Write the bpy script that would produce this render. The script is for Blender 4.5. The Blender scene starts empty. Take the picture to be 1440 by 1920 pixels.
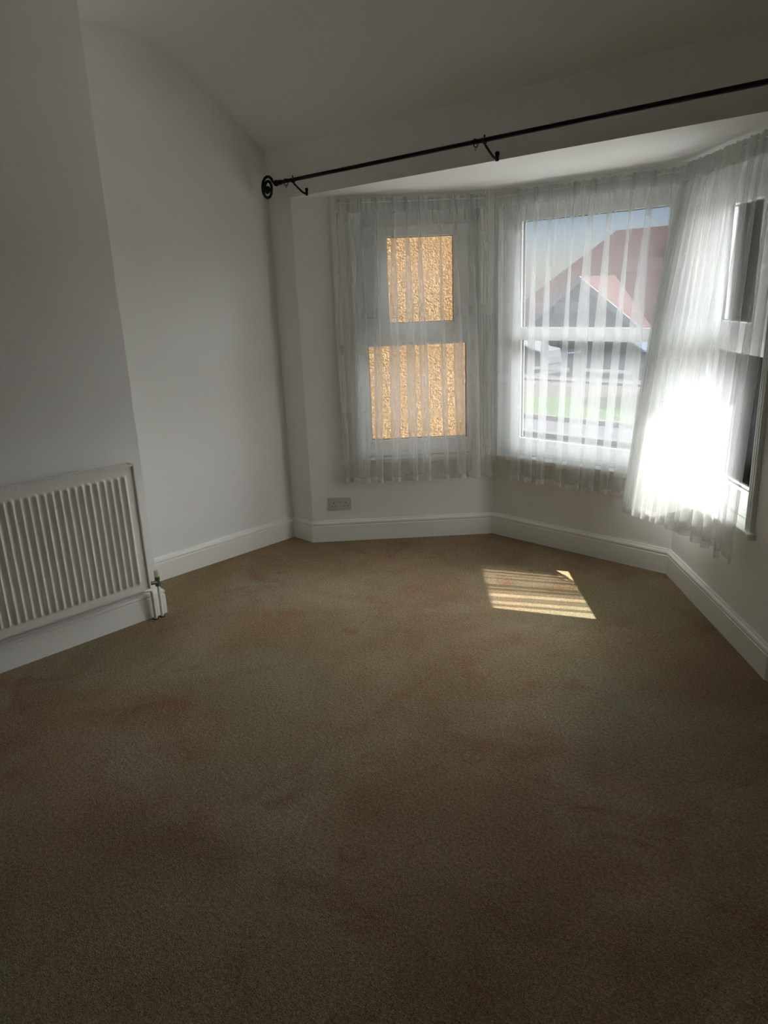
import bpy, bmesh, math, random
from mathutils import Vector, Matrix
from math import sin, cos, pi, sqrt, floor as fl
random.seed(7)
sc = bpy.context.scene
COL = sc.collection

# ------------------------------------------------------------------ camera
F_PX, YAW, PITCH, ROLL, EYE = 1373.74, -0.775840, -0.292169, -0.0407456, 1.53
cy, sy, cp, sp = cos(YAW), sin(YAW), cos(PITCH), sin(PITCH)
fwd = Vector((sy*cp, cy*cp, sp)); rgt = Vector((cy, -sy, 0)); up = rgt.cross(fwd)
r2 = rgt*cos(ROLL) + up*sin(ROLL); u2 = -rgt*sin(ROLL) + up*cos(ROLL)
cam_d = bpy.data.cameras.new('camera'); cam = bpy.data.objects.new('camera', cam_d); COL.objects.link(cam)
cam_d.sensor_fit = 'HORIZONTAL'; cam_d.sensor_width = 36.0; cam_d.lens = F_PX*36/1440
cam_d.clip_start = 0.02; cam_d.clip_end = 500
m = Matrix((r2, u2, -fwd)).transposed().to_4x4(); m.translation = Vector((0, 0, EYE))
cam.matrix_world = m
sc.camera = cam

# ------------------------------------------------------------------ sky, sun, exposure
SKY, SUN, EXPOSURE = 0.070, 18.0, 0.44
SKY_FILL, SUNSIDE_FILL = 15.5, 9.0                             # added out-of-view sky brightness that lights the room
SUN_EL = 45.6
sun_h = Vector((0.918, 0.396)).normalized()
sun_dir = Vector((sun_h.x*cos(math.radians(SUN_EL)), sun_h.y*cos(math.radians(SUN_EL)), sin(math.radians(SUN_EL))))
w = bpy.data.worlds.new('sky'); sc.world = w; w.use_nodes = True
nt = w.node_tree; nt.nodes.clear()
st = nt.nodes.new('ShaderNodeTexSky'); st.sky_type = 'NISHITA'; st.sun_disc = False
st.sun_elevation = math.radians(SUN_EL); st.sun_rotation = math.atan2(sun_h.x, sun_h.y)
st.air_density = 1.0; st.dust_density = 0.5; st.ozone_density = 1.0
bg = nt.nodes.new('ShaderNodeBackground'); bg.inputs['Strength'].default_value = SKY
wo = nt.nodes.new('ShaderNodeOutputWorld')
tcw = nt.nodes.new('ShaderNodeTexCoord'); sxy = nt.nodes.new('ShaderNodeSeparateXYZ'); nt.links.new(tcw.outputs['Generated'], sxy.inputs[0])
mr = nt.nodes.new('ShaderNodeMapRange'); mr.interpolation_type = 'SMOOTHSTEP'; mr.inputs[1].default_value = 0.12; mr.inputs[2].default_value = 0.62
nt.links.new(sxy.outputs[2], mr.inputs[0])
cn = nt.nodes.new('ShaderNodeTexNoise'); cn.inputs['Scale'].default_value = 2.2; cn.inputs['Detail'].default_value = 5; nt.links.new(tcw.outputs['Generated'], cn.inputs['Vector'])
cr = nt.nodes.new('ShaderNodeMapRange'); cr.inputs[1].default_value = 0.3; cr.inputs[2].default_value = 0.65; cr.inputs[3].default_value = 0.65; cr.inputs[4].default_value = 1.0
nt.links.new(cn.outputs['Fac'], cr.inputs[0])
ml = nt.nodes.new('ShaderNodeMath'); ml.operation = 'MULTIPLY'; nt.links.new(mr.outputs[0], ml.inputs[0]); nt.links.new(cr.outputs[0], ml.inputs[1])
# added unseen sky bank in front of the house, lights the room
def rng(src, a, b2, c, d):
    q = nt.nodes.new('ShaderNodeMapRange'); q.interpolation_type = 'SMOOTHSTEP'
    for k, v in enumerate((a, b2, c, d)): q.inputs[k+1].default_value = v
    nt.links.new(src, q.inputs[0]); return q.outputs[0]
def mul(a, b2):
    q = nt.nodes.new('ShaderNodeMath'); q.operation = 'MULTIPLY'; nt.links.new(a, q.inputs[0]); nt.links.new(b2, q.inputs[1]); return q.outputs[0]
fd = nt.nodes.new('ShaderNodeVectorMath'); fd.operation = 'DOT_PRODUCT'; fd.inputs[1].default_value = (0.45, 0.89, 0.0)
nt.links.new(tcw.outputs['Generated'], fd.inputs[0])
fill_band = mul(mul(ml.outputs[0], rng(sxy.outputs[2], 0.62, 0.88, 1.0, 0.12)), rng(fd.outputs['Value'], 0.0, 0.45, 0.10, 1.0))
bg2 = nt.nodes.new('ShaderNodeBackground'); bg2.inputs[0].default_value = (0.96, 0.985, 1.0, 1); bg2.inputs[1].default_value = SKY_FILL
mxw = nt.nodes.new('ShaderNodeMixShader'); nt.links.new(fill_band, mxw.inputs[0]); nt.links.new(bg.outputs[0], mxw.inputs[1]); nt.links.new(bg2.outputs[0], mxw.inputs[2])
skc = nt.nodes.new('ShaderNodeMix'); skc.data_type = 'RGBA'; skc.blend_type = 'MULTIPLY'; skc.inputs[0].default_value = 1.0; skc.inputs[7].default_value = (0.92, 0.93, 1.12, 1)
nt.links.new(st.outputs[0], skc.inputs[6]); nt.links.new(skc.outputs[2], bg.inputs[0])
# extra sky brightness added on the sun side to light the alcove
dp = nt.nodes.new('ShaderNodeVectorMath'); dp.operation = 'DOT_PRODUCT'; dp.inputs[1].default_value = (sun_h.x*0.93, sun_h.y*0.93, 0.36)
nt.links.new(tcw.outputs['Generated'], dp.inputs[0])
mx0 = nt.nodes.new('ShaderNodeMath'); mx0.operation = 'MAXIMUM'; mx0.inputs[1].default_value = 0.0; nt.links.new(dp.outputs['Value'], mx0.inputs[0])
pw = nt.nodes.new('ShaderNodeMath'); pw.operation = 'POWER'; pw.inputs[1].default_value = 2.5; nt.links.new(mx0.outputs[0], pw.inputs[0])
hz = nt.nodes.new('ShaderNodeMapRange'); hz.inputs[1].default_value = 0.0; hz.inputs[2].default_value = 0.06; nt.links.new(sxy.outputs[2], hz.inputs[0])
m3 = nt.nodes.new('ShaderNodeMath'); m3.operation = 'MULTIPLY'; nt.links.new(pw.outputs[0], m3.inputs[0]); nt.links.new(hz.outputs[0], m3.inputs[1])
m4 = nt.nodes.new('ShaderNodeMath'); m4.operation = 'MULTIPLY'; m4.inputs[1].default_value = SUNSIDE_FILL; nt.links.new(m3.outputs[0], m4.inputs[0])
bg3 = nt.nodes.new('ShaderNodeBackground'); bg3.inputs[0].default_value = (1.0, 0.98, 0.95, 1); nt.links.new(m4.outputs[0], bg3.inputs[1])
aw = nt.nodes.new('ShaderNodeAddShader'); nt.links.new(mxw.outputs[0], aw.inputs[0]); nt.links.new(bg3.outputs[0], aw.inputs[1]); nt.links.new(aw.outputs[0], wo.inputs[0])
sd = bpy.data.lights.new('sun', 'SUN'); sd.energy = SUN; sd.angle = math.radians(0.53); sd.color = (1.0, 0.95, 0.87)
so = bpy.data.objects.new('sun', sd); COL.objects.link(so); so.rotation_euler = sun_dir.to_track_quat('Z', 'Y').to_euler()
so.location = (6, 6, 8)
vs = sc.view_settings
sc.display_settings.display_device = 'sRGB'
vs.view_transform = 'Standard'; vs.look = 'None'; vs.gamma = 1.0; vs.use_curve_mapping = False; vs.exposure = EXPOSURE
cyc = sc.cycles
cyc.max_bounces = 14; cyc.diffuse_bounces = 9; cyc.glossy_bounces = 4; cyc.transmission_bounces = 8; cyc.transparent_max_bounces = 40
cyc.sample_clamp_indirect = 4.0; cyc.use_denoising = True; cyc.caustics_reflective = False; cyc.caustics_refractive = False

# ------------------------------------------------------------------ materials
def new_mat(name):
    mt = bpy.data.materials.new(name); mt.use_nodes = True
    return mt, mt.node_tree, mt.node_tree.nodes['Principled BSDF']
def paint(name, col, rough=0.6, var=0.03, scale=3.0, bump=0.0, bscale=150.0, metal=0.0, spec=None):
    mt, nt, b = new_mat(name)
    b.inputs['Roughness'].default_value = rough; b.inputs['Metallic'].default_value = metal
    if spec is not None: b.inputs['Specular IOR Level'].default_value = spec
    tc = nt.nodes.new('ShaderNodeTexCoord')
    n = nt.nodes.new('ShaderNodeTexNoise'); n.inputs['Scale'].default_value = scale; n.inputs['Detail'].default_value = 4
    nt.links.new(tc.outputs['Object'], n.inputs['Vector'])
    mx = nt.nodes.new('ShaderNodeMix'); mx.data_type = 'RGBA'
    mx.inputs[6].default_value = tuple(c*(1-var) for c in col)+(1,); mx.inputs[7].default_value = tuple(min(1, c*(1+var)) for c in col)+(1,)
    nt.links.new(n.outputs['Fac'], mx.inputs[0]); nt.links.new(mx.outputs[2], b.inputs['Base Color'])
    if bump:
        n2 = nt.nodes.new('ShaderNodeTexNoise'); n2.inputs['Scale'].default_value = bscale; n2.inputs['Detail'].default_value = 3
        nt.links.new(tc.outputs['Object'], n2.inputs['Vector'])
        bp = nt.nodes.new('ShaderNodeBump'); bp.inputs['Strength'].default_value = bump; bp.inputs['Distance'].default_value = 0.004
        nt.links.new(n2.outputs['Fac'], bp.inputs['Height']); nt.links.new(bp.outputs[0], b.inputs['Normal'])
    return mt
M = {}
M['wall'] = paint('wall_paint', (0.87, 0.87, 0.845), 0.75, 0.02, 1.5, 0.12, 60)
M['ceil'] = paint('ceiling_paint', (0.88, 0.88, 0.855), 0.8, 0.02, 1.2, 0.12, 40)
M['gloss'] = paint('white_gloss_wood', (0.89, 0.89, 0.85), 0.35, 0.015, 3)
M['upvc'] = paint('white_upvc', (0.82, 0.84, 0.84), 0.3, 0.01, 3)
M['gasket'] = paint('dark_gasket', (0.05, 0.055, 0.06), 0.6)
M['rad'] = paint('radiator_enamel', (0.90, 0.89, 0.84), 0.4, 0.02, 4)
M['dusty'] = paint('dusty_enamel', (0.60, 0.58, 0.52), 0.6, 0.06, 12)
M['dark'] = paint('dark_gap', (0.03, 0.03, 0.028), 0.8)
M['iron'] = paint('black_iron', (0.008, 0.0075, 0.008), 0.6, 0.1, 20, spec=0.2)
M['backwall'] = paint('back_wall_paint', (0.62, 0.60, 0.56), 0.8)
M['brass'] = paint('dull_brass', (0.30, 0.25, 0.13), 0.45, 0.1, 40, metal=0.8)
M['steel'] = paint('tarnished_steel', (0.16, 0.17, 0.15), 0.45, 0.2, 40, metal=0.7)
M['cap'] = paint('yellowed_plastic', (0.62, 0.55, 0.38), 0.5)
M['socket'] = paint('socket_plastic', (0.60, 0.56, 0.54), 0.35, 0.01)
M['hole'] = paint('socket_hole', (0.015, 0.012, 0.012), 0.6)
M['print'] = paint('socket_print', (0.30, 0.28, 0.27), 0.6)

# carpet
mt, nt, b = new_mat('carpet'); M['carpet'] = mt
tc = nt.nodes.new('ShaderNodeTexCoord')
def noise(scale, detail=3, rough=0.55, dist=0.0):
    n = nt.nodes.new('ShaderNodeTexNoise'); n.inputs['Scale'].default_value = scale; n.inputs['Detail'].default_value = detail
    n.inputs['Roughness'].default_value = rough; n.inputs['Distortion'].default_value = dist
    nt.links.new(tc.outputs['Object'], n.inputs['Vector']); return n
def ramp(src, stops):
    r = nt.nodes.new('ShaderNodeValToRGB'); nt.links.new(src, r.inputs[0])
    e = r.color_ramp.elements
    while len(e) < len(stops): e.new(0.5)
    for k, (p, c) in enumerate(stops): e[k].position = p; e[k].color = c if len(c) == 4 else tuple(c)+(1,)
    return r
def mixc(fac, a, bb, mode='MIX'):
    mx = nt.nodes.new('ShaderNodeMix'); mx.data_type = 'RGBA'; mx.blend_type = mode
    for s, v in ((0, fac), (6, a), (7, bb)):
        if hasattr(v, 'type') and hasattr(v, 'is_output'): nt.links.new(v, mx.inputs[s])
        elif s == 0: mx.inputs[0].default_value = v
        else: mx.inputs[s].default_value = tuple(v)+(1,)
    return mx.outputs[2]
big = noise(1.5, 4, 0.6, 0.5); tint = noise(2.3, 3, 0.6); mid = noise(9, 4, 0.65, 0.4); fine = noise(260, 2, 0.7); fine2 = noise(90, 3, 0.7)
base = ramp(big.outputs['Fac'], [(0.36, (0.31, 0.22, 0.125)), (0.5, (0.365, 0.275, 0.165)), (0.64, (0.41, 0.33, 0.22))])
c1 = mixc(ramp(tint.outputs['Fac'], [(0.52, (0, 0, 0)), (0.68, (0.55, 0.55, 0.55))]).outputs[0], base.outputs[0], (0.40, 0.255, 0.16))
c2 = mixc(ramp(mid.outputs['Fac'], [(0.56, (0, 0, 0)), (0.74, (0.5, 0.5, 0.5))]).outputs[0], c1, (0.28, 0.20, 0.125))
blot = noise(3.6, 5, 0.7, 1.0)
c2 = mixc(ramp(blot.outputs['Fac'], [(0.54, (0, 0, 0)), (0.66, (0.8, 0.8, 0.8))]).outputs[0], c2, (0.33, 0.185, 0.11))
green = noise(1.1, 3, 0.5, 0.3)
c2 = mixc(ramp(green.outputs['Fac'], [(0.50, (0, 0, 0)), (0.66, (0.6, 0.6, 0.6))]).outputs[0], c2, (0.32, 0.31, 0.19))
for (dx_, dy_, r_, w_) in ((-1.317, 1.722, 0.036, 0.008), (-1.299, 1.138, 0.034, 0.008), (-2.102, 0.97, 0.0, 0.010), (-1.839, 0.932, 0.0, 0.018), (-1.40, 1.68, 0.0, 0.02)):
    vd = nt.nodes.new('ShaderNodeVectorMath'); vd.operation = 'DISTANCE'; vd.inputs[1].default_value = (dx_, dy_, 0); nt.links.new(tc.outputs['Object'], vd.inputs[0])
    q1 = nt.nodes.new('ShaderNodeMath'); q1.operation = 'SUBTRACT'; q1.inputs[1].default_value = r_; nt.links.new(vd.outputs['Value'], q1.inputs[0])
    q2 = nt.nodes.new('ShaderNodeMath'); q2.operation = 'ABSOLUTE'; nt.links.new(q1.outputs[0], q2.inputs[0])
    q3 = nt.nodes.new('ShaderNodeMapRange'); q3.inputs[1].default_value = 0.0; q3.inputs[2].default_value = w_; q3.inputs[3].default_value = 0.45; q3.inputs[4].default_value = 0.0; nt.links.new(q2.outputs[0], q3.inputs[0])
    c2 = mixc(q3.outputs[0], c2, (0.22, 0.15, 0.09))
c3 = mixc(1.0, c2, ramp(fine.outputs['Fac'], [(0.3, (0.45, 0.45, 0.45)), (0.7, (1.5, 1.5, 1.5))]).outputs[0], 'MULTIPLY')
c4 = mixc(1.0, c3, ramp(fine2.outputs['Fac'], [(0.3, (0.66, 0.66, 0.66)), (0.7, (1.3, 1.3, 1.3))]).outputs[0], 'MULTIPLY')
nt.links.new(c4, b.inputs['Base Color']); b.inputs['Roughness'].default_value = 0.95; b.inputs['Specular IOR Level'].default_value = 0.1
bp = nt.nodes.new('ShaderNodeBump'); bp.inputs['Strength'].default_value = 0.9; bp.inputs['Distance'].default_value = 0.008
ad = nt.nodes.new('ShaderNodeMath'); ad.operation = 'ADD'
nt.links.new(fine.outputs['Fac'], ad.inputs[0]); nt.links.new(fine2.outputs['Fac'], ad.inputs[1])
nt.links.new(ad.outputs[0], bp.inputs['Height']); nt.links.new(bp.outputs[0], b.inputs['Normal'])

# thin window glass: straight-through pane with a fresnel reflection
def glass_mat(name, col):
    mt = bpy.data.materials.new(name); mt.use_nodes = True; nt = mt.node_tree; nt.nodes.clear()
    o = nt.nodes.new('ShaderNodeOutputMaterial'); mx = nt.nodes.new('ShaderNodeMixShader')
    t = nt.nodes.new('ShaderNodeBsdfTransparent'); t.inputs[0].default_value = col+(1,)
    g = nt.nodes.new('ShaderNodeBsdfGlossy'); g.inputs['Roughness'].default_value = 0.02
    f = nt.nodes.new('ShaderNodeFresnel'); f.inputs[0].default_value = 1.25
    nt.links.new(f.outputs[0], mx.inputs[0]); nt.links.new(t.outputs[0], mx.inputs[1]); nt.links.new(g.outputs[0], mx.inputs[2])
    nt.links.new(mx.outputs[0], o.inputs[0]); return mt
M['glass'] = glass_mat('window_glass', (0.95, 0.96, 0.97))

# sheer net with woven squares
def net_mat(name, open_face, open_edge, sq=0.16):
    mt = bpy.data.materials.new(name); mt.use_nodes = True; nt = mt.node_tree; nt.nodes.clear()
    L = nt.links.new
    def N(t): return nt.nodes.new(t)
    def mth(op, a, b2=None):
        q = N('ShaderNodeMath'); q.operation = op
        for i, v in enumerate((a, b2)):
            if v is None: continue
            if isinstance(v, (int, float)): q.inputs[i].default_value = v
            else: L(v, q.inputs[i])
        return q.outputs[0]
    uv = N('ShaderNodeUVMap'); uv.uv_map = 'UVMap'; sx = N('ShaderNodeSeparateXYZ'); L(uv.outputs[0], sx.inputs[0])
    row = mth('FLOOR', mth('DIVIDE', sx.outputs[1], 0.20))
    fx = mth('FRACT', mth('ADD', mth('DIVIDE', sx.outputs[0], 0.22), mth('MULTIPLY', row, 0.5)))
    fy = mth('FRACT', mth('DIVIDE', sx.outputs[1], 0.20))
    sqm = mth('MULTIPLY', mth('LESS_THAN', fx, 0.22), mth('LESS_THAN', fy, 0.28))
    lw = N('ShaderNodeLayerWeight'); lw.inputs[0].default_value = 0.5
    # openness falls as the weave is seen edge-on
    face = mth('POWER', lw.outputs['Facing'], 1.5)
    op = mth('ADD', mth('MULTIPLY', face, open_edge-open_face), open_face)
    op = mth('SUBTRACT', op, mth('MULTIPLY', sqm, sq))
    op = mth('MAXIMUM', op, 0.03)
    d = N('ShaderNodeBsdfDiffuse'); d.inputs[0].default_value = (0.80, 0.81, 0.80, 1)
    tl = N('ShaderNodeBsdfTranslucent'); tl.inputs[0].default_value = (0.80, 0.81, 0.80, 1)
    tp = N('ShaderNodeBsdfTransparent'); m1 = N('ShaderNodeMixShader'); m1.inputs[0].default_value = 0.44
    L(d.outputs[0], m1.inputs[1]); L(tl.outputs[0], m1.inputs[2])
    m2 = N('ShaderNodeMixShader'); L(op, m2.inputs[0]); L(m1.outputs[0], m2.inputs[1]); L(tp.outputs[0], m2.inputs[2])
    o = N('ShaderNodeOutputMaterial'); L(m2.outputs[0], o.inputs[0]); return mt
M['net'] = net_mat('sheer_net', 0.72, 0.42, 0.03)
M['nettop'] = net_mat('gathered_net', 0.22, 0.05, 0.0)
M['nethem'] = net_mat('hem_net', 0.5, 0.1, 0.0)

# ------------------------------------------------------------------ mesh helpers
def bx(bm, x0, x1, y0, y1, z0, z1):
    v = [bm.verts.new(p) for p in ((x0,y0,z0),(x1,y0,z0),(x1,y1,z0),(x0,y1,z0),(x0,y0,z1),(x1,y0,z1),(x1,y1,z1),(x0,y1,z1))]
    for f in ((3,2,1,0),(4,5,6,7),(0,1,5,4),(1,2,6,5),(2,3,7,6),(3,0,4,7)): bm.faces.new([v[i] for i in f])
def prism(bm, pts, z0, z1):
    n = len(pts); a = [bm.verts.new((p[0], p[1], z0)) for p in pts]; c = [bm.verts.new((p[0], p[1], z1)) for p in pts]
    bm.faces.new(a[::-1]); bm.faces.new(c)
    for i in range(n): j = (i+1) % n; bm.faces.new((a[i], a[j], c[j], c[i]))
def loft(bm, rings, closed=True, caps=True):
    R = [[bm.verts.new(p) for p in r] for r in rings]; n = len(R[0])
    for a, c in zip(R, R[1:]):
        for i in range(n if closed else n-1):
            j = (i+1) % n; bm.faces.new((a[i], a[j], c[j], c[i]))
    if caps and closed: bm.faces.new(R[0][::-1]); bm.faces.new(R[-1])
def lathe(bm, c, axis, prof, n=20):
    axis = Vector(axis).normalized(); t = axis.orthogonal().normalized(); b2 = axis.cross(t)
    loft(bm, [[Vector(c)+axis*h+(t*cos(2*pi*i/n)+b2*sin(2*pi*i/n))*max(r, 1e-4) for i in range(n)] for h, r in prof])
def tube(bm, pts, r, n=12):
    pts = [Vector(p) for p in pts]; rs = r if isinstance(r, (list, tuple)) else [r]*len(pts)
    prev = None; rings = []
    for i, p in enumerate(pts):
        d = (pts[min(i+1, len(pts)-1)]-pts[max(i-1, 0)]).normalized()
        t = d.orthogonal().normalized() if prev is None else (prev-d*prev.dot(d)).normalized()
        prev = t; b2 = d.cross(t)
        rings.append([p+(t*cos(2*pi*k/n)+b2*sin(2*pi*k/n))*rs[i] for k in range(n)])
    loft(bm, rings)
def obj(name, bm, mat, parent=None, smooth=False, bevel=0.0, **props):
    bmesh.ops.recalc_face_normals(bm, faces=bm.faces[:])
    me = bpy.data.meshes.new(name); bm.to_mesh(me); bm.free()
    o = bpy.data.objects.new(name, me); COL.objects.link(o); me.materials.append(M[mat] if isinstance(mat, str) else mat)
    if smooth:
        for p in me.polygons: p.use_smooth = True
        try: me.set_sharp_from_angle(angle=math.radians(40))
        except Exception: pass
    if bevel:
        md = o.modifiers.new('bevel', 'BEVEL'); md.width = bevel; md.segments = 2; md.limit_method = 'ANGLE'; md.angle_limit = math.radians(40)
    if parent:
        o.parent = parent
        o.matrix_parent_inverse = parent.matrix_basis.inverted()
    for k, v in props.items(): o[k] = v
    return o
def struct(name, bm, mat, parent=None, **kw):
    o = obj(name, bm, mat, parent, **kw)
    if parent is None: o['kind'] = 'structure'
    return o
def thing(name, label, cat, loc, group=None, kind=None):
    o = bpy.data.objects.new(name, None); COL.objects.link(o); o.location = loc; o['label'] = label; o['category'] = cat
    o.empty_display_size = 0.1
    if group: o['group'] = group
    if kind: o['kind'] = kind
    return o
def tag(o, label, cat, group=None, kind=None):
    o['label'] = label; o['category'] = cat
    if group: o['group'] = group
    if kind: o['kind'] = kind
    return o
NB = bmesh.new

# ------------------------------------------------------------------ room plan
XL, XB, XR = -3.67, -3.25, 1.15        # alcove wall, chimney breast face, right wall
YF, YBACK, YBR = 2.885, -2.6, 1.66     # front wall, back wall, end of chimney breast
A, B, C, D = (Vector(p) for p in ((-3.47, 2.885), (-2.668, 3.725), (-1.500, 3.725), (-0.735, 2.885)))
SOF = 2.058                            # bay soffit
T = 0.25
class Seg:
    def __init__(s, a, b): s.a, s.b = a, b; s.L = (b-a).length; s.u = (b-a)/s.L; s.n = Vector((-s.u.y, s.u.x))
    def p(s, t, d): return s.a + s.u*t + s.n*d
    def q(s, t, d, z): v = s.p(t, d); return Vector((v.x, v.y, z))
SL, SC, SR = Seg(A, B), Seg(B, C), Seg(C, D)
def mitre(s1, s2, pt, d):
    bis = (s1.n+s2.n).normalized(); return pt + bis*(d/bis.dot(s1.n))

bm = NB(); bx(bm, XL-0.3, XR+0.3, YBACK-0.2, YF+0.05, -0.25, 0.0)
prism(bm, [A+Vector((-0.2,0.05)), SL.p(0, 0.2), mitre(SL, SC, B, 0.2), mitre(SC, SR, C, 0.2), SR.p(SR.L, 0.2), D+Vector((0.2,0.05))][::-1], -0.25, 0.0)
struct('floor', bm, 'carpet')

bm = NB(); bx(bm, XL-0.25, XL, YBR-0.1, YF+0.22, -0.1, 2.95); struct('wall_left', bm, 'wall')
bm = NB(); bx(bm, XL-0.25, XB, YBACK, YBR, -0.1, 2.95); struct('wall_chimney_breast', bm, 'wall', bevel=0.004)
bm = NB(); bx(bm, XR, XR+0.2, YBACK, YF+0.22, -0.1, 2.95); struct('wall_right', bm, 'wall')
bm = NB(); bx(bm, XL-0.25, XR+0.2, YBACK-0.2, YBACK, -0.1, 2.95); struct('wall_back', bm, 'backwall')
bm = NB()
bx(bm, XL, A.x, YF, YF+0.22, -0.1, 2.45)
bx(bm, A.x, D.x, YF, YF+0.22, SOF, 2.45)
bx(bm, D.x, XR, YF, YF+0.22, -0.1, 2.45)
bmesh.ops.remove_doubles(bm, verts=bm.verts[:], dist=1e-5)
struct('wall_front', bm, 'wall')

# ceiling: flat, then sloping down to the front wall with a soft knee
prof = [(YBACK-0.2, 2.79), (2.0, 2.79)]
k0, k1, kc = (2.06, 2.79), (2.42, 2.655), (2.24, 2.79)
for i in range(9):
    t = i/8; prof.append(((1-t)**2*k0[0]+2*t*(1-t)*kc[0]+t*t*k1[0], (1-t)**2*k0[1]+2*t*(1-t)*kc[1]+t*t*k1[1]))
prof += [(YF, 2.318), (YF+0.25, 2.13)]
rings = []
for x in (XL-0.25, XR+0.2):
    rings.append([Vector((x, y, z)) for y, z in prof]+[Vector((x, YF+0.25, 3.0)), Vector((x, YBACK-0.2, 3.0))])
bm = NB(); loft(bm, rings); struct('ceiling', bm, 'ceil', smooth=True)

# bay walls with openings
def wall_seg(name, seg, pA, pB, o0, o1, z0, z1):
    """pA, pB: outer mitred corners; opening o0..o1, z0..z1"""
    bm = NB(); a, b2 = seg.a, seg.b
    def quad(t0, t1): 
        i0 = seg.p(t0, 0) if t0 is not None else a; i1 = seg.p(t1, 0) if t1 is not None else b2
        e0 = seg.p(t0, T) if t0 is not None else pA; e1 = seg.p(t1, T) if t1 is not None else pB
        return [i0, i1, e1, e0]
    prism(bm, quad(None, None), -0.1, z0)
    prism(bm, quad(None, None), z1, SOF+0.02)
    prism(bm, quad(None, o0), z0, z1); prism(bm, quad(o1, None), z0, z1)
    return struct(name, bm, 'wall')
mB, mC = mitre(SL, SC, B, T), mitre(SC, SR, C, T)
OL = (0.335, 1.075); OC = (0.030, 1.138); OR = (SR.L-1.075, SR.L-0.300)
ZS, ZH = 0.53, 1.975
wall_seg('wall_bay_left', SL, SL.p(0, T), mB, OL[0], OL[1], ZS-0.03, ZH)
wall_seg('wall_bay_center', SC, mB, mC, OC[0], OC[1], ZS-0.03, ZH)
wall_seg('wall_bay_right', SR, mC, SR.p(SR.L, T), OR[0], OR[1], ZS-0.03, ZH)
# bay ceiling and the flat roof with its overhanging eave
bm = NB(); prism(bm, [Vector((A.x-0.1, YF+0.2)), SL.p(0.1, T-0.02), mitre(SL, SC, B, T-0.02), mitre(SC, SR, C, T-0.02), SR.p(SR.L-0.1, T-0.02), Vector((D.x+0.1, YF+0.2))][::-1], SOF+0.001, SOF+0.10)
struct('ceiling_bay', bm, 'ceil')
EAVE = 1.04
bm = NB(); prism(bm, [Vector((A.x-0.1, YF+0.21)), SL.p(0, 0.45), mitre(SL, SC, B, 0.62), mitre(SC, SR, C, EAVE)-Vector((0.35, 0)), mitre(SC, SR, C, EAVE), SR.p(SR.L+0.2, EAVE), SR.p(SR.L+0.7, 0.6), Vector((D.x+0.8, YF+0.21))][::-1], 2.20, 2.34)
M['fascia'] = paint('white_fascia', (0.8, 0.8, 0.78), 0.5, spec=0.0)
struct('roof_bay', bm, 'fascia')
bm = NB(); prism(bm, [Vector((A.x-0.1, YF+0.21)), SL.p(0.1, T), mB, mC, SR.p(SR.L-0.1, T), Vector((D.x+0.1, YF+0.21))][::-1], SOF+0.10, 2.20)
struct('wall_bay_head', bm, 'fascia')

# ------------------------------------------------------------------ skirting boards
SK = [(0.0, 0.0), (0.020, 0.0), (0.020, 0.103), (0.0165, 0.106), (0.0165, 0.110), (0.020, 0.113), (0.021, 0.119), (0.018, 0.126), (0.011, 0.131), (0.008, 0.138), (0.0, 0.138)]
def skirting(name, pts, pre=None, post=None):
    """pts: plan polyline along the wall face, room on the left-hand... inward = right of travel"""
    pts = [Vector(p) for p in pts]; bm = NB(); rings = []
    for i, p in enumerate(pts):
        ds = []
        if i > 0: ds.append((p-pts[i-1]).normalized())
        elif pre is not None: ds.append((p-Vector(pre)).normalized())
        if i < len(pts)-1: ds.append((pts[i+1]-p).normalized())
        elif post is not None: ds.append((Vector(post)-p).normalized())
        ns = [Vector((d.y, -d.x)) for d in ds]
        n = ns[0] if len(ns) == 1 else (ns[0]+ns[1]).normalized()
        k = 1/n.dot(ns[0])
        rings.append([Vector((p.x+n.x*d*k, p.y+n.y*d*k, z)) for d, z in SK])
    loft(bm, rings); return struct(name, bm, 'gloss')
skirting('baseboard_chimney_breast', [(XB, YBACK), (XB, YBR), (XL, YBR)])
skirting('baseboard_left', [(XL, YBR+0.02), (XL, YF)])
skirting('baseboard_front_left', [(XL+0.02, YF), (A.x, YF)], post=B)
skirting('baseboard_bay_left', [A, B], (XL, YF), C); skirting('baseboard_bay_center', [B, C], A, D); skirting('baseboard_bay_right', [C, D], B, (XR, YF))
skirting('baseboard_front_right', [D, (XR, YF)], C, (XR, YBACK))
skirting('baseboard_right', [(XR, YF), (XR, YBACK)]); skirting('baseboard_back', [(XR, YBACK), (XB, YBACK)])

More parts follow.
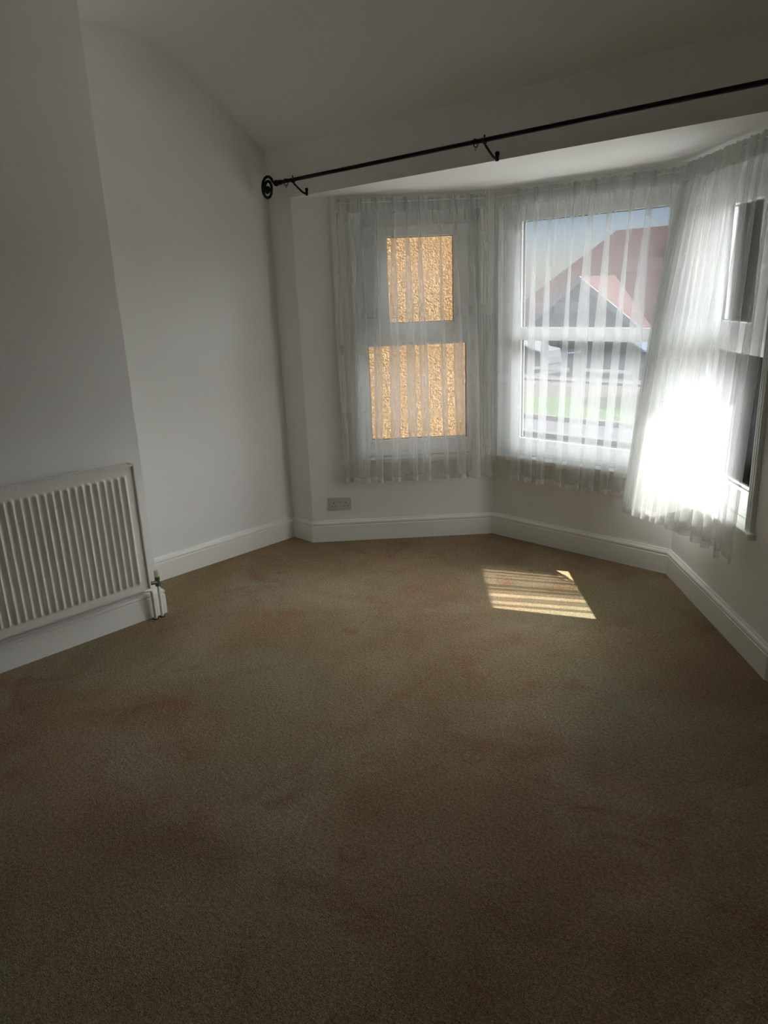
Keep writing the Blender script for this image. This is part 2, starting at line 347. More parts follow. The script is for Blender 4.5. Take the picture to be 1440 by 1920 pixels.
# ------------------------------------------------------------------ windows
def sbox(bm, seg, t0, t1, d0, d1, z0, z1):
    prism(bm, [seg.p(t0, d0), seg.p(t1, d0), seg.p(t1, d1), seg.p(t0, d1)], z0, z1)
def window(idx, seg, o, gl, gu, side, lower=(0.632, 1.212), upper=(1.343, 1.832)):
    f0, f1 = o[0]+0.001, o[1]-0.001; d0, d1 = 0.052, 0.100
    bm = NB()
    zb, zt = ZS+0.004, ZH-0.002
    fl0, fl1 = gl
    fu0, fu1 = (gl if side else gl)
    sbox(bm, seg, f0, gl[0], d0, d1, zb, zt); sbox(bm, seg, gl[1], f1, d0, d1, zb, zt)
    sbox(bm, seg, gl[0], gl[1], d0, d1, zb, lower[0])
    ut = (lower[1], 1.295) if not side else (lower[1], 1.285)
    sbox(bm, seg, gl[0], gl[1], d0, d1, ut[0], ut[1])
    top = 1.88
    sbox(bm, seg, gl[0], gl[1], d0, d1, top, zt)
    # bottom ledge steps
    sbox(bm, seg, f0, f1, d0-0.012, d0, zb, zb+0.028)
    bmesh.ops.remove_doubles(bm, verts=bm.verts[:], dist=1e-6)
    win = struct('window_%d' % idx, bm, 'upvc', bevel=0.003)
    # panes
    bm = NB(); sbox(bm, seg, gl[0]-0.005, gl[1]+0.005, 0.088, 0.092, lower[0]-0.005, lower[1]+0.005)
    obj('glass_pane', bm, 'glass', win)
    if side:
        g0, g1 = gu
        bm = NB()
        e0, e1 = gl[0]-0.012, gl[1]+0.012
        sbox(bm, seg, e0, g0, d0-0.018, d1-0.01, ut[1]-0.012, top+0.012); sbox(bm, seg, g1, e1, d0-0.018, d1-0.01, ut[1]-0.012, top+0.012)
        sbox(bm, seg, g0, g1, d0-0.018, d1-0.01, ut[1]-0.012, upper[0]); sbox(bm, seg, g0, g1, d0-0.018, d1-0.01, upper[1], top+0.012)
        sash = obj('casement_sash', bm, 'upvc', win, bevel=0.003)
        bm = NB(); sbox(bm, seg, g0-0.005, g1+0.005, 0.088, 0.092, upper[0]-0.005, upper[1]+0.005); obj('sash_glass', bm, 'glass', sash)
        bm = NB(); mid = (g0+g1)/2; sbox(bm, seg, mid-0.014, mid+0.014, d0-0.030, d0-0.018, ut[1]+0.006, ut[1]+0.030)
        sbox(bm, seg, mid-0.010, mid+0.075, d0-0.042, d0-0.030, ut[1]+0.010, ut[1]+0.024)
        obj('window_handle', bm, 'upvc', sash, bevel=0.002)
        gk = [(gl, lower), (gu, upper)]
    else:
        bm = NB(); sbox(bm, seg, gl[0]-0.005, gl[1]+0.005, 0.088, 0.092, 1.29, 1.885); obj('glass_pane', bm, 'glass', win)
        gk = [(gl, lower), (gl, (1.295, 1.88))]
    bm = NB()
    for (g0, g1), (z0, z1) in gk:
        r = 0.0035; dd0, dd1 = 0.076, 0.087
        sbox(bm, seg, g0, g0+r, dd0, dd1, z0, z1); sbox(bm, seg, g1-r, g1, dd0, dd1, z0, z1)
        sbox(bm, seg, g0+r, g1-r, dd0, dd1, z0, z0+r); sbox(bm, seg, g0+r, g1-r, dd0, dd1, z1-r, z1)
    obj('gasket', bm, 'gasket', win)
    return win
LG, UG = (0.404, 1.003), (0.537, 0.930)
wl = window(1, SL, OL, LG, UG, True)
wc = window(2, SC, OC, (0.155, 1.012), None, False, lower=(0.636, 1.222))
wr = window(3, SR, OR, (SR.L-LG[1], SR.L-0.365), (SR.L-UG[1], SR.L-UG[0]), True)

def reeded(seg, t0, t1, z0, z1):
    """fluted casing profile swept upwards"""
    prof = [(t0, 0.0)]
    n = 36
    for i in range(n+1):
        x = i/n; edge = 0.012 if 0.03 < x < 0.97 else 0.008
        d = edge + 0.006*abs(sin(pi*3*x))
        prof.append((t0+(t1-t0)*x, -d))
    prof.append((t1, 0.0))
    bm = NB(); loft(bm, [[seg.q(t, d, z) for t, d in prof] for z in (z0, z1)]); return bm
trim = [(SL, 0.215, 0.335), (SL, 1.075, SL.L-0.03), (SR, 0.03, OR[0]), (SR, OR[1], SR.L-0.245)]
for i, (s, a0, a1) in enumerate(trim): struct('trim_%d' % (i+1), reeded(s, a0, a1, ZS, SOF), 'upvc' if i == 3 else 'gloss')
def sill(name, seg, t0, t1, e0=0.0, e1=0.0):
    bm = NB()
    prism(bm, [seg.p(t0+e0, -0.035), seg.p(t1-e1, -0.035), seg.p(t1, 0.0), seg.p(t0, 0.0)], ZS-0.028, ZS)
    o0 = {id(SL): OL, id(SC): OC, id(SR): OR}[id(seg)]
    sbox(bm, seg, o0[0], o0[1], 0.0, T+0.03, ZS-0.028, ZS)
    return struct(name, bm, 'gloss', bevel=0.004)
sill('trim_5', SL, 0.20, SL.L, 0, 0.016); sill('trim_6', SC, 0.0, SC.L, 0.016, 0.016); sill('trim_7', SR, 0.0, SR.L-0.225, 0.016, 0)

# ------------------------------------------------------------------ radiator
RX, RY0, RY1, RZ0, RZ1 = -3.14, 0.30, 1.57, 0.187, 0.812
rad = thing('radiator', 'white ribbed panel radiator fixed low on the wall of the chimney breast', 'radiator', (XB+0.06, (RY0+RY1)/2, RZ0))
def rib(y, z):
    p = 0.0333; n = (RY1-0.030-(RY0+0.030))/p
    t = (y-RY0-0.030)/p
    if t < 0 or t > fl(n): return 0.0
    r = 0.5-0.5*cos(2*pi*t); r = r**1.3
    e = min((z-(RZ0+0.035))/0.016, ((RZ1-0.045)-z)/0.016)
    e = max(0.0, min(1.0, e)); e = e*e*(3-2*e)
    return 0.013*r*e
bm = NB()
ys = [RY0+0.012+(RY1-RY0-0.024)*i/456 for i in range(457)]
zs = [RZ0, RZ0+0.03]+[RZ0+0.035+0.016*i/5 for i in range(6)]+[RZ0+0.12, RZ0+0.3, RZ0+0.45]+[RZ1-0.061+0.016*i/5 for i in range(6)]+[RZ1-0.035, RZ1-0.008]
grid = [[bm.verts.new((RX-0.013+rib(y, z), y, z)) for y in ys] for z in zs]
back = [[bm.verts.new((RX-0.026, y, z)) for y in (ys[0], ys[-1])] for z in (zs[0], zs[-1])]
for r0, r1 in zip(grid, grid[1:]):
    for i in range(len(ys)-1): bm.faces.new((r0[i], r0[i+1], r1[i+1], r1[i]))
bm.faces.new([back[0][0]]+grid[0]+[back[0][1]]); bm.faces.new([back[1][1]]+grid[-1][::-1]+[back[1][0]])
bm.faces.new([back[0][0], back[1][0]]+[g[0] for g in grid[::-1]]); bm.faces.new([back[1][1], back[0][1]]+[g[-1] for g in grid])
bm.faces.new((back[0][0], back[0][1], back[1][1], back[1][0]))
obj('front_panel', bm, 'rad', rad, smooth=True)
bm = NB(); bx(bm, RX-0.066, RX-0.026, RY0+0.02, RY1-0.02, RZ0+0.03, RZ1-0.03)
for i in range(38):   # convector fins seen through the top grille
    y = RY0+0.03+i*0.0325; bx(bm, RX-0.064, RX-0.028, y, y+0.012, RZ1-0.03, RZ1-0.014)
obj('convector', bm, 'dusty', rad)
for y in (RY0, RY1-0.010): bm = NB(); bx(bm, RX-0.074, RX-0.004, y, y+0.010, RZ0+0.004, RZ1); obj('side_panel', bm, 'rad', rad, bevel=0.003)
bm = NB()
bx(bm, RX-0.016, RX-0.004, RY0+0.01, RY1-0.01, RZ1-0.008, RZ1); bx(bm, RX-0.074, RX-0.060, RY0+0.01, RY1-0.01, RZ1-0.012, RZ1)
for i in range(62): y = RY0+0.014+i*0.02; bx(bm, RX-0.060, RX-0.016, y, y+0.0165, RZ1-0.010, RZ1-0.001)
obj('top_grille', bm, 'rad', rad)
for y in (RY0+0.15, RY1-0.15): bm = NB(); bx(bm, XB+0.0015, RX-0.066, y-0.02, y+0.02, RZ0+0.05, RZ1-0.06); obj('wall_bracket', bm, 'rad', rad)
VX, VY = -3.205, 1.636
bm = NB(); lathe(bm, (VX, VY, 0.168), (0,0,1), [(0, .006), (0, .013), (.012, .0145), (.02, .011), (.028, .011), (.03, .0125), (.05, .0125), (.052, .009)], 20)
tube(bm, [(VX, VY, 0.188), (VX, VY-0.03, 0.190), (VX, RY1-0.012, 0.215)], 0.0095)
v = obj('valve', bm, 'steel', rad, smooth=True, label='tarnished metal lockshield valve')
bm = NB(); lathe(bm, (VX, VY, 0.216), (0,0,1), [(0, .012), (.004, .0135), (.030, .0125), (.034, .009)], 20); obj('valve_cap', bm, 'cap', v, smooth=True, label='yellowed plastic cap')
bm = NB(); tube(bm, [(VX, VY, 0.001), (VX, VY, 0.17)], 0.0078); obj('pipe', bm, 'gloss', rad, smooth=True)
py2 = 1.600
bm = NB(); tube(bm, [(VX, py2, 0.001), (VX, py2, 0.10), (VX, py2, 0.135)]+[(VX, py2-0.022+0.022*cos(a), 0.140+0.020*sin(a)) for a in [i*pi/12 for i in range(1, 7)]]+[(VX+0.002, 1.562, 0.162), (VX+0.006, 1.545, 0.170), (VX+0.008, 1.538, 0.196)], 0.0085)
obj('pipe', bm, 'gloss', rad, smooth=True)
bm = NB(); lathe(bm, (VX, VY, 0.0), (0,0,1), [(0, .015), (.003, .014), (.004, .009)]); lathe(bm, (VX, py2, 0.0), (0,0,1), [(0, .015), (.003, .014), (.004, .009)])
obj('pipe_collar', bm, 'dark', rad)

# ------------------------------------------------------------------ double socket on the left bay wall
s0, s1, z0, z1 = 0.105, 0.252, 0.203, 0.288
sk = thing('wall_socket', 'double plug socket with dark pin holes low on the wall under the left window', 'socket', SL.q((s0+s1)/2, 0, z0))
bm = NB(); sbox(bm, SL, s0, s1, -0.010, 0.0, z0, z1); obj('faceplate', bm, 'socket', sk, bevel=0.003)
for k, sc_ in enumerate((s0+0.035, s1-0.035)):
    bm = NB(); zc = z0+0.036
    for (dx, dz, w2, h2) in ((0, 0.014, .0024, .0042), (-0.0115, -0.008, .0034, .0020), (0.0115, -0.008, .0034, .0020)):
        sbox(bm, SL, sc_+dx-w2, sc_+dx+w2, -0.0110, -0.0095, zc+dz-h2, zc+dz+h2)
    obj('pin_hole', bm, 'hole', sk)
    bm = NB(); t = sc_+(0.022 if k == 0 else -0.022)
    sbox(bm, SL, t-0.006, t+0.006, -0.0145, -0.0095, z1-0.028, z1-0.012); obj('switch', bm, 'socket', sk, bevel=0.001)
    bm = NB(); t = s0+0.010 if k == 0 else s1-0.010
    sbox(bm, SL, t-0.0022, t+0.0022, -0.0112, -0.0095, (z0+z1)/2-0.0022, (z0+z1)/2+0.0022); obj('screw', bm, 'hole', sk)
bm = NB()
for i in range(5): t = (s0+s1)/2-0.0125+i*0.0062; sbox(bm, SL, t-0.0022, t+0.0022, -0.0106, -0.0095, z1-0.030, z1-0.0265+0.0008*(i % 2))
obj('lettering', bm, 'print', sk)

# ------------------------------------------------------------------ curtain pole
PY, PZ = YF-0.095, 2.128
pole = thing('curtain_pole', 'black iron curtain pole with a scroll finial above the bay opening', 'curtain pole', (-2.0, PY, PZ))
XP0, XP1 = -3.44, -0.58
bm = NB(); tube(bm, [(XP0, PY, PZ), (-2.0, PY, PZ), (XP1, PY, PZ)], 0.0098, 16); obj('rod', bm, 'iron', pole, smooth=True)
def finial(x0, sgn, name='finial'):
    bm = NB()
    lathe(bm, (x0, PY, PZ), (sgn, 0, 0), [(-0.015, .0125), (0.0, .0135), (.006, .0125), (.008, .010), (.014, .010), (.024, .0165), (.034, .0165), (.044, .009), (.050, .007)], 20)
    c = Vector((x0+sgn*0.108, PY, PZ-0.018)); pts = []; rs = []
    # stem rises out of the ball then curls over into a spiral
    stem = Vector((x0+sgn*0.048, PY, PZ))
    start = 0.25*pi
    pts.append(stem); rs.append(.0058)
    N = 70
    for i in range(N+1):
        t = i/N; a = start + t*(2*pi*1.9); r = 0.049*(1-t)**0.8+0.009
        pts.append(c+Vector((-sgn*cos(a)*r*0.92, 0, sin(a)*r*1.08))); rs.append(.0078)
    pts.insert(1, stem+Vector((sgn*0.006, 0, 0.004)))
    rs.insert(1, .006)
    tube(bm, pts, rs, 12)
    bmesh.ops.create_icosphere(bm, subdivisions=2, radius=0.013, matrix=Matrix.Translation(c))
    return obj(name, bm, 'iron', pole, smooth=True)
finial(XP0, -1); finial(XP1, 1)
def bracket(x):
    bm = NB()
    lathe(bm, (x, YF, PZ-0.045), (0, -1, 0), [(0, .011), (.003, .011), (.005, .008), (.006, .005)], 16)
    bx(bm, x-0.007, x+0.007, YF-0.006, YF, PZ-0.074, PZ-0.036)
    arc = [(x, YF-0.004, PZ-0.066), (x, YF-0.030, PZ-0.060), (x, YF-0.060, PZ-0.040), (x, PY+0.004, PZ-0.017)]
    tube(bm, arc, .0052, 10)
    cup = [(x, PY+0.0135*cos(a), PZ+0.0135*sin(a)) for a in [pi*(-1.15+1.3*i/14) for i in range(15)]]
    tube(bm, cup, .0042, 8)
    lathe(bm, (x, PY, PZ+0.011), (0,0,1), [(0, .004), (.008, .004), (.010, .002)], 10)
    return obj('bracket', bm, 'iron', pole, smooth=True)
bracket(-3.325); bracket(-2.050); bracket(-0.70)
def ring(x, label, tilt):
    bm = NB(); R = 0.0165; zc = PZ-0.0068+0.0024
    pts = [Vector((x+tilt*sin(a)*R, PY+R*cos(a), zc+R*sin(a))) for a in [2*pi*i/28 for i in range(29)]]
    tube(bm, pts, .0022, 8)
    r = obj('curtain_ring', bm, 'iron', None, smooth=True); tag(r, label, 'curtain ring', 'rings left on the curtain pole')
    bm = NB(); zz = zc-R-0.004; tube(bm, [Vector((x+0.0045*cos(a), PY, zz-0.003+0.006*sin(a))) for a in [2*pi*i/12 for i in range(13)]], .0012, 6)
    obj('eyelet', bm, 'iron', r, smooth=True)
ring(-3.385, 'black curtain ring hanging between scroll finial and end bracket', 0.1)
ring(-2.098, 'black curtain ring hanging beside the middle bracket of the pole', -0.1)

# ------------------------------------------------------------------ net curtains
def smooth(x): x = max(0.0, min(1.0, x)); return x*x*(3-2*x)
def path(pts):
    pts = [Vector(p) for p in pts]; L = [0]
    for a, c in zip(pts, pts[1:]): L.append(L[-1]+(c-a).length)
    def f(t):
        s = t*L[-1]
        for i in range(len(pts)-1):
            if s <= L[i+1]+1e-9:
                k = (s-L[i])/(L[i+1]-L[i]); return pts[i].lerp(pts[i+1], k)
        return pts[-1].copy()
    return f, L[-1]
def curtain(label, top, bot, nf, seed, zt=2.035, zb=0.395, amp=0.026, slide=0.05, ease=0.8, uease=None, hemwave=0.006, ncol=560, nrow=60):
    rnd = random.Random(seed)
    ft, Lt = path(top); fb, Lb = path(bot)
    ph = [rnd.uniform(0, 2*pi) for _ in range(8)]
    ak = [rnd.uniform(0.75, 1.25) for _ in range(nf+2)]
    wid = [rnd.uniform(0.6, 1.5) for _ in range(nf)]; tot = sum(wid); cum = [0]
    for q in wid: cum.append(cum[-1]+q/tot)
    def phase(u):
        for i in range(nf):
            if u <= cum[i+1]+1e-9: return i+(u-cum[i])/(cum[i+1]-cum[i])
        return float(nf)
    lean = [rnd.uniform(-1, 1) for _ in range(nf+2)]
    rows = []
    for j in range(nrow+1):
        v = (j/nrow)**1.15; row = []
        k = 0.35+0.65*smooth(v/0.6)
        for i in range(ncol+1):
            u = i/ncol; f = phase(u); fi = min(int(f), nf-1); fr = f-fi
            aa = ak[fi]*(1-smooth(fr))+ak[fi+1]*smooth(fr)
            ln = lean[fi]*(1-smooth(fr))+lean[fi+1]*smooth(fr)
            e = v**ease
            uu = u if uease is None else uease(u, v)
            pt = ft(uu).lerp(fb(uu), e)
            du = 0.012; a1, a2 = max(0, uu-du), min(1, uu+du)
            tg = (ft(a2).lerp(fb(a2), e)-ft(a1).lerp(fb(a1), e)).normalized(); nr = Vector((tg.y, -tg.x))  # towards the room
            P = 2*pi*f
            dn = amp*aa*k*cos(P) + 0.2*amp*k*sin(2.0*P+ph[0]+ln*v)
            dt = -slide*aa*(0.55+0.45*smooth(v/0.6))*sin(P) + 0.012*ln*k*v
            # tight gathers at the heading, dying out downwards
            g = math.exp(-v/0.07); g3 = math.exp(-v/0.16)
            dn += 0.0052*g*sin(2*pi*u*74+1.3*sin(2*pi*u*9+ph[1])) + 0.0050*g3*sin(2*pi*u*31+2*sin(2*pi*u*5+ph[2]))
            dt += 0.0050*g3*sin(2*pi*u*31+ph[3]+1.7*sin(2*pi*u*5+ph[2])) 
            dn += 0.0010*(1-g)*sin(2*pi*u*19+ph[4]+2*v)
            edge = min(1, u/0.02, (1-u)/0.02); dt *= edge; dn *= 0.1+0.9*min(1, u/0.05, (1-u)/0.05)
            pt = pt + nr*dn + tg*dt
            z = zt-(zt-zb)*v
            if v > 0.9: z += hemwave*(v-0.9)*10*sin(P+ph[5])
            if v < 0.02: z += 0.004*sin(2*pi*u*50+ph[6])
            row.append(Vector((pt.x, pt.y, z)))
        rows.append(row)
    def build(name, r0, r1, mat, off=0.0, parent=None):
        bm = NB(); uvl = bm.loops.layers.uv.new('UVMap'); V = []
        for j in range(r0, r1+1):
            V.append([bm.verts.new(p+Vector((0, 0, 0))) for p in rows[j]])
        for j in range(len(V)-1):
            for i in range(ncol):
                f = bm.faces.new((V[j][i], V[j][i+1], V[j+1][i+1], V[j+1][i]))
                for l, (a, c) in zip(f.loops, ((i, j), (i+1, j), (i+1, j+1), (i, j+1))):
                    l[uvl].uv = (a/ncol*Lt*1.8, ((c+r0)/nrow)**1.15*(zt-zb))
                f.smooth = True
        me = bpy.data.meshes.new(name); bm.to_mesh(me); bm.free(); me.materials.append(M[mat])
        o = bpy.data.objects.new(name, me); COL.objects.link(o)
        if parent: o.parent = parent
        return o
    rh = next(j for j in range(nrow+1) if (j/nrow)**1.15*(zt-zb) > 0.055)
    c = build('net_curtain', rh, nrow-1, 'net'); tag(c, label, 'curtain', 'net curtains in the bay')
    build('gathered_heading', 0, rh, 'nettop', parent=c)
    build('hem', nrow-1, nrow, 'nethem', parent=c)
    bm = NB(); tube(bm, [Vector((*ft(t), zt-0.022)) for t in (0.0, 0.25, 0.5, 0.75, 1.0)], 0.0028, 8); obj('curtain_wire', bm, 'upvc', c)
    return c
def off(seg, t, d): return seg.p(t, -d)
ends = lambda u, v: u-(0.03+0.05*v)*sin(2*pi*u)
curtain('white net curtain hanging in front of the left window with ochre wall behind',
        [off(SL, 0.26, .06), off(SL, SL.L-0.058, .06)], [off(SL, 0.25, .06), off(SL, 0.6, .080), off(SL, SL.L-0.064, .062)], 10, 3, amp=0.026, slide=0.046, uease=ends)
curtain('white net curtain hanging in front of the centre window',
        [off(SC, 0.040, .048), off(SC, SC.L-0.060, .045)], [off(SC, 0.052, .050), off(SC, 0.5, .055), off(SC, SC.L-0.17, .044)], 9, 11, amp=0.016, slide=0.056)
bunch = lambda u, v: u**(1.8+0.4*v)
curtain('white net curtain bunched and sunlit in front of the right window',
        [off(SR, 0.045, .072), off(SR, SR.L-0.15, .06)], [(-1.675, 3.530), (-1.52, 3.455), (-1.30, 3.36), (-1.14, 3.22), (-0.985, 3.06)], 16, 21, zb=0.378, amp=0.024, slide=0.048, ease=0.75, uease=bunch)

# ------------------------------------------------------------------ outside
G = -2.0
M['asphalt'] = paint('asphalt', (0.045, 0.045, 0.05), 0.9, 0.08, 3, spec=0.0)
M['pave'] = paint('paving', (0.045, 0.040, 0.036), 0.9, 0.1, 2, spec=0.0)
M['kerb'] = paint('kerb_stone', (0.065, 0.062, 0.056), 0.9, 0.05, spec=0.0)
M['grass'] = paint('grass', (0.035, 0.05, 0.025), 0.95, 0.3, 6, spec=0.0)
M['tile'] = paint('clay_roof_tiles', (0.046, 0.029, 0.028), 0.9, 0.15, 4, spec=0.0)
M['render'] = paint('house_render', (0.09, 0.095, 0.12), 0.9, 0.05, spec=0.0)
M['bark'] = paint('bark', (0.14, 0.10, 0.07), 0.9, 0.2, 8, spec=0.0)
M['leaf'] = paint('leaf', (0.07, 0.11, 0.045), 0.8, 0.4, 9, spec=0.0)
M['darkleaf'] = paint('dark_leaf', (0.05, 0.08, 0.035), 0.8, 0.4, 9, spec=0.0)
M['darkglass'] = paint('dark_house_window', (0.03, 0.035, 0.045), 0.5, spec=0.1)
M['tyre'] = paint('tyre', (0.02, 0.02, 0.02), 0.8)
# pebble-dash on the neighbouring wall
mt, nt, b = new_mat('pebble_dash'); M['pebble'] = mt
tc = nt.nodes.new('ShaderNodeTexCoord')
vo = nt.nodes.new('ShaderNodeTexVoronoi'); vo.inputs['Scale'].default_value = 62; nt.links.new(tc.outputs['Object'], vo.inputs['Vector'])
pn = noise(2.0, 3); pf = noise(62, 3, 0.8)
pc = ramp(pf.outputs['Fac'], [(0.35, (0.03, 0.014, 0.004)), (0.5, (0.11, 0.060, 0.018)), (0.66, (0.27, 0.18, 0.075))])
pc2 = mixc(ramp(pn.outputs['Fac'], [(0.4, (0, 0, 0)), (0.7, (0.5, 0.5, 0.5))]).outputs[0], pc.outputs[0], (0.12, 0.062, 0.024))
nt.links.new(pc2, b.inputs['Base Color']); b.inputs['Roughness'].default_value = 0.95
bp = nt.nodes.new('ShaderNodeBump'); bp.inputs['Strength'].default_value = 0.6; bp.inputs['Distance'].default_value = 0.008; bp.invert = True
nt.links.new(vo.outputs['Distance'], bp.inputs['Height']); nt.links.new(bp.outputs[0], b.inputs['Normal'])

M['bounce'] = paint('pale_bounce_slab', (0.55, 0.55, 0.54), 0.9, 0.04, spec=0.0)
bm = NB(); bx(bm, -9, 9, YF+0.35, 7.0, G-0.3, -0.42); struct('ground_bounce', bm, 'bounce')  # unseen pale slab, raised near the windows to bounce sunlight indoors
bm = NB(); bx(bm, -70, 40, 7.0, 14.2, G-0.3, G-0.02); struct('ground_garden', bm, 'pave')
bm = NB(); bx(bm, -70, 40, 14.5, 17.3, G-0.3, G); struct('road', bm, 'asphalt')
bm = NB(); bx(bm, -70, 40, 17.45, 21.0, G-0.3, G+0.06); struct('lawn_verge', bm, 'grass')
bm = NB(); bx(bm, -70, 40, 21.0, 24.5, G-0.3, G+0.05); struct('pavement', bm, 'pave')
bm = NB(); bx(bm, -70, 40, 24.5, 90, G-0.3, G+0.03); struct('ground_far', bm, 'asphalt')
bm = NB(); bx(bm, -70, 40, 17.3, 17.45, G-0.3, G+0.12); struct('kerb_verge', bm, 'kerb')
bm = NB(); bx(bm, -70, 40, 24.3, 24.5, G-0.3, G+0.13); struct('kerb_far', bm, 'kerb')
bm = NB(); bx(bm, -30, 14, 14.2, 14.4, G-0.3, G+0.28); bx(bm, -30, 14, 14.17, 14.43, G+0.28, G+0.34)
gw = obj('garden_wall', bm, 'kerb'); tag(gw, 'low pale garden wall along the near side of the road', 'wall', kind='structure')
bm = NB(); prism(bm, [(-6.9, 2.7), (-4.02, 5.58), (-4.25, 5.81), (-7.13, 2.93)], G, 4.6); nw = struct('wall_neighbour', bm, 'pebble')

# house across the road
hs = thing('bungalow', 'red roofed bungalow with a pale gable across the road', 'house', (-15, 35, G))
bm = NB(); bx(bm, -21.8, -2.0, 33.0, 41.0, G, -0.2); obj('house_wall', bm, 'render', hs)
bm = NB()
z0_, zr = -0.3, 4.05
v = [bm.verts.new(p) for p in ((-23.2, 32.4, z0_), (-1.4, 32.4, z0_), (-1.4, 41.6, z0_), (-23.2, 41.6, z0_), (-18.9, 37, zr), (-5.5, 37, zr))]
for f in ((0,1,5,4), (1,2,5), (2,3,4,5), (3,0,4), (3,2,1,0)): bm.faces.new([v[i] for i in f])
obj('roof', bm, 'tile', hs)
gx, gz, ge, gy = -17.7, 1.75, -0.3, 31.6
bm = NB(); hw = 2.75
vv = [(gx-hw, G), (gx+hw, G), (gx+hw, ge), (gx, gz-0.12), (gx-hw, ge)]
loft(bm, [[Vector((x, y, z)) for x, z in vv] for y in (gy, gy+3)]); obj('gable_wall', bm, 'render', hs)
bm = NB(); loft(bm, [[Vector((x, y, z)) for x, z in ((gx-hw-0.4, ge-0.3), (gx, gz-0.05), (gx+hw+0.4, ge-0.3), (gx+hw+0.4, ge-0.18), (gx, gz+0.1), (gx-hw-0.4, ge-0.18))] for y in (gy-0.3, gy+5)])
obj('gable_roof', bm, 'tile', hs)
bm = NB(); loft(bm, [[Vector((x, y, z)) for x, z in ((gx-hw-0.5, ge-0.55), (gx, gz-0.22), (gx+hw+0.5, ge-0.55), (gx+hw+0.5, ge-0.25), (gx, gz+0.1), (gx-hw-0.5, ge-0.25))] for y in (gy-0.36, gy-0.3)])
bx(bm, gx+hw+0.4, -1.4, 32.3, 32.42, -0.5, -0.28)
M['oldwhite'] = paint('weathered_white', (0.14, 0.15, 0.16), 0.7, spec=0.0)
obj('bargeboard', bm, 'oldwhite', hs)
for (x0, x1) in ((gx-1.2, gx+1.2), (-12.8, -11.0), (-8.5, -6.5)):
    yy = gy if x0 < -15 else 33.0
    bm = NB(); bx(bm, x0-0.08, x1+0.08, yy-0.05, yy, -1.5, -0.45); wf = obj('house_window', bm, 'oldwhite', hs)
    bm = NB(); bx(bm, x0, x1, yy-0.07, yy-0.05, -1.42, -0.53); obj('pane', bm, 'darkglass', wf)
bm = NB(); bx(bm, -14.2, -13.4, 36.4, 37.2, 3.4, 4.9); ch = obj('chimney', bm, 'tile', hs)

def car(x, y, mat, label, Lc=4.1, hc=1.42):
    c = thing('car', label, 'car', (x, y, G+0.03), 'cars parked across the road')
    z = G+0.03
    prof = [(-2.0, .30), (-2.0, .72), (-1.9, .86), (-1.2, .92), (-0.65, 1.36), (0.85, hc), (1.5, 1.0), (1.98, .92), (2.05, .60), (2.05, .30)]
    bm = NB(); s = Lc/4.05
    loft(bm, [[Vector((x+px*s, y+yy, z+pz)) for px, pz in prof] for yy in (-0.82, 0.82)]); obj('body', bm, mat, c, bevel=0.06)
    bm = NB(); loft(bm, [[Vector((x+px*s, y+yy, z+pz)) for px, pz in ((-1.05, .93), (-.60, 1.30), (.80, 1.34), (1.32, .97))] for yy in (-0.835, 0.835)]); obj('side_window', bm, 'darkglass', c)
    for wx in (-1.3, 1.25):
        bm = NB(); lathe(bm, (x+wx*s, y-0.84, z+.31), (0, 1, 0), [(0, .1), (0, .31), (.2, .31), (.2, .1)], 20); obj('wheel', bm, 'tyre', c)
M['carblue'] = paint('car_paint_blue', (0.03, 0.042, 0.065), 0.6, spec=0.1)
M['cargrey'] = paint('car_paint_silver', (0.05, 0.055, 0.06), 0.6, spec=0.1)
M['carorange'] = paint('car_paint_orange', (0.16, 0.06, 0.02), 0.6, spec=0.1)
car(-13.6, 27.2, 'carblue', 'dark blue car parked across the road in front of the bungalow')
car(-18.6, 27.2, 'cargrey', 'silver car parked across the road in front of the gable')
car(-9.0, 27.6, 'carorange', 'orange car parked across the road near the window edge')

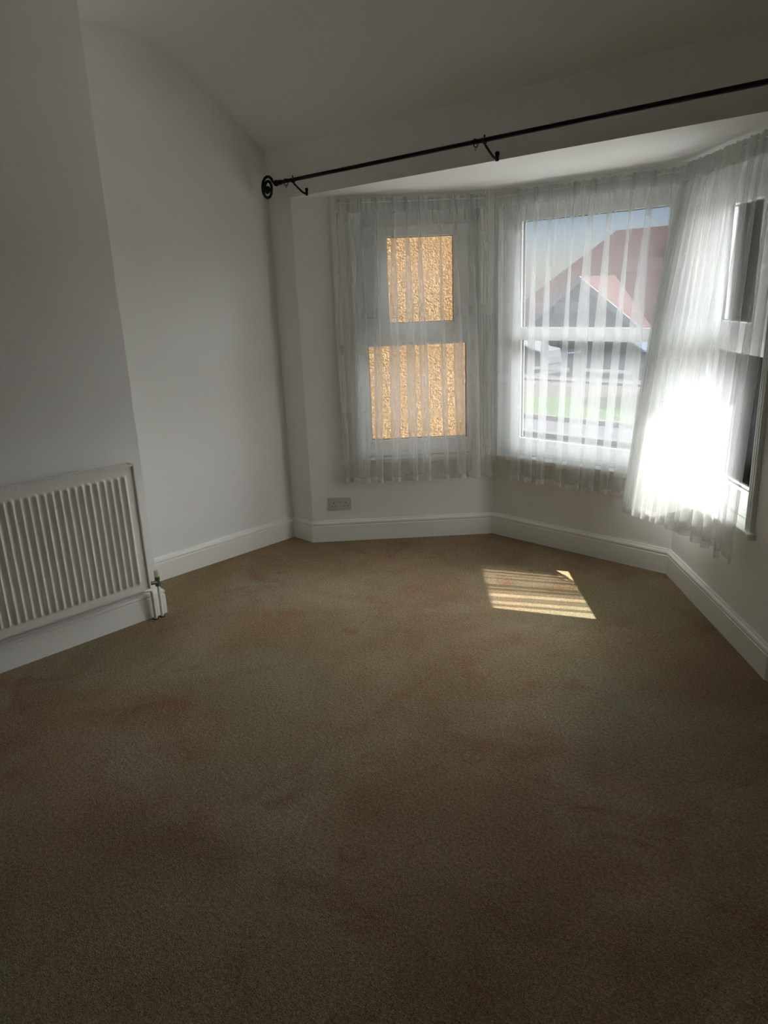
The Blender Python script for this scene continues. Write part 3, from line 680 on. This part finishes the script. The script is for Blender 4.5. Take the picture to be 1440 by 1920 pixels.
def foliage(bm, c, R, n, rnd, size):
    for _ in range(n):
        while True:
            q = Vector((rnd.uniform(-1, 1), rnd.uniform(-1, 1), rnd.uniform(-1, 1)))
            if q.length <= 1: break
        q = q*(0.55+0.45*q.length); p = Vector((c[0]+q.x*R[0], c[1]+q.y*R[1], c[2]+q.z*R[2]))
        d = Vector((rnd.gauss(0, 1), rnd.gauss(0, 1), rnd.gauss(0, 1))).normalized(); e = d.orthogonal().normalized(); g = d.cross(e)
        s = size*rnd.uniform(.6, 1.4)
        bm.faces.new([bm.verts.new(p+e*s), bm.verts.new(p+g*s*.6), bm.verts.new(p-e*s), bm.verts.new(p-g*s*.6)])
def tree(x, y, h, R, label, mat='leaf', seed=1):
    rnd = random.Random(seed); t = thing('tree', label, 'tree', (x, y, G), 'trees across the road')
    bm = NB(); tube(bm, [(x, y, G), (x+.1, y, G+h*.4), (x, y+.1, G+h*.8)], [.22, .15, .05])
    for k in range(5): a = k*1.26; tube(bm, [(x+.05, y, G+h*(.35+.08*k)), (x+cos(a)*R*.6, y+sin(a)*R*.6, G+h*(.55+.08*k))], [.08, .02], 8)
    obj('trunk', bm, 'bark', t)
    bm = NB(); foliage(bm, (x, y, G+h-R*.9), (R, R, R*.95), 2600, rnd, .20); obj('crown', bm, mat, t)
tree(-27.0, 33.5, 4.0, 2.6, 'bushy green tree standing left of the bungalow roof', seed=2)
tree(-34.5, 38.0, 4.6, 3.0, 'taller green tree at the far left behind the road', seed=3)
tree(-6.2, 22.6, 5.0, 1.9, 'dark leafy tree at the right end of the road', 'darkleaf', 5)
def hedge(x0, x1, y, label, h=0.9, seed=9, mat='leaf'):
    rnd = random.Random(seed); bm = NB()
    for _ in range(int((x1-x0)*420)):
        p = Vector((rnd.uniform(x0, x1), y+rnd.uniform(-.35, .35), G+rnd.uniform(0, h)))
        d = Vector((rnd.gauss(0, 1), rnd.gauss(0, 1), rnd.gauss(0, 1))).normalized(); e = d.orthogonal().normalized(); g = d.cross(e)
        bm.faces.new([bm.verts.new(p+e*.11), bm.verts.new(p+g*.07), bm.verts.new(p-e*.11), bm.verts.new(p-g*.07)])
    tag(obj('hedge', bm, mat), label, 'hedge')
hedge(-27, -20.6, 30.3, 'low green hedge beside the road left of the gable', 1.3)
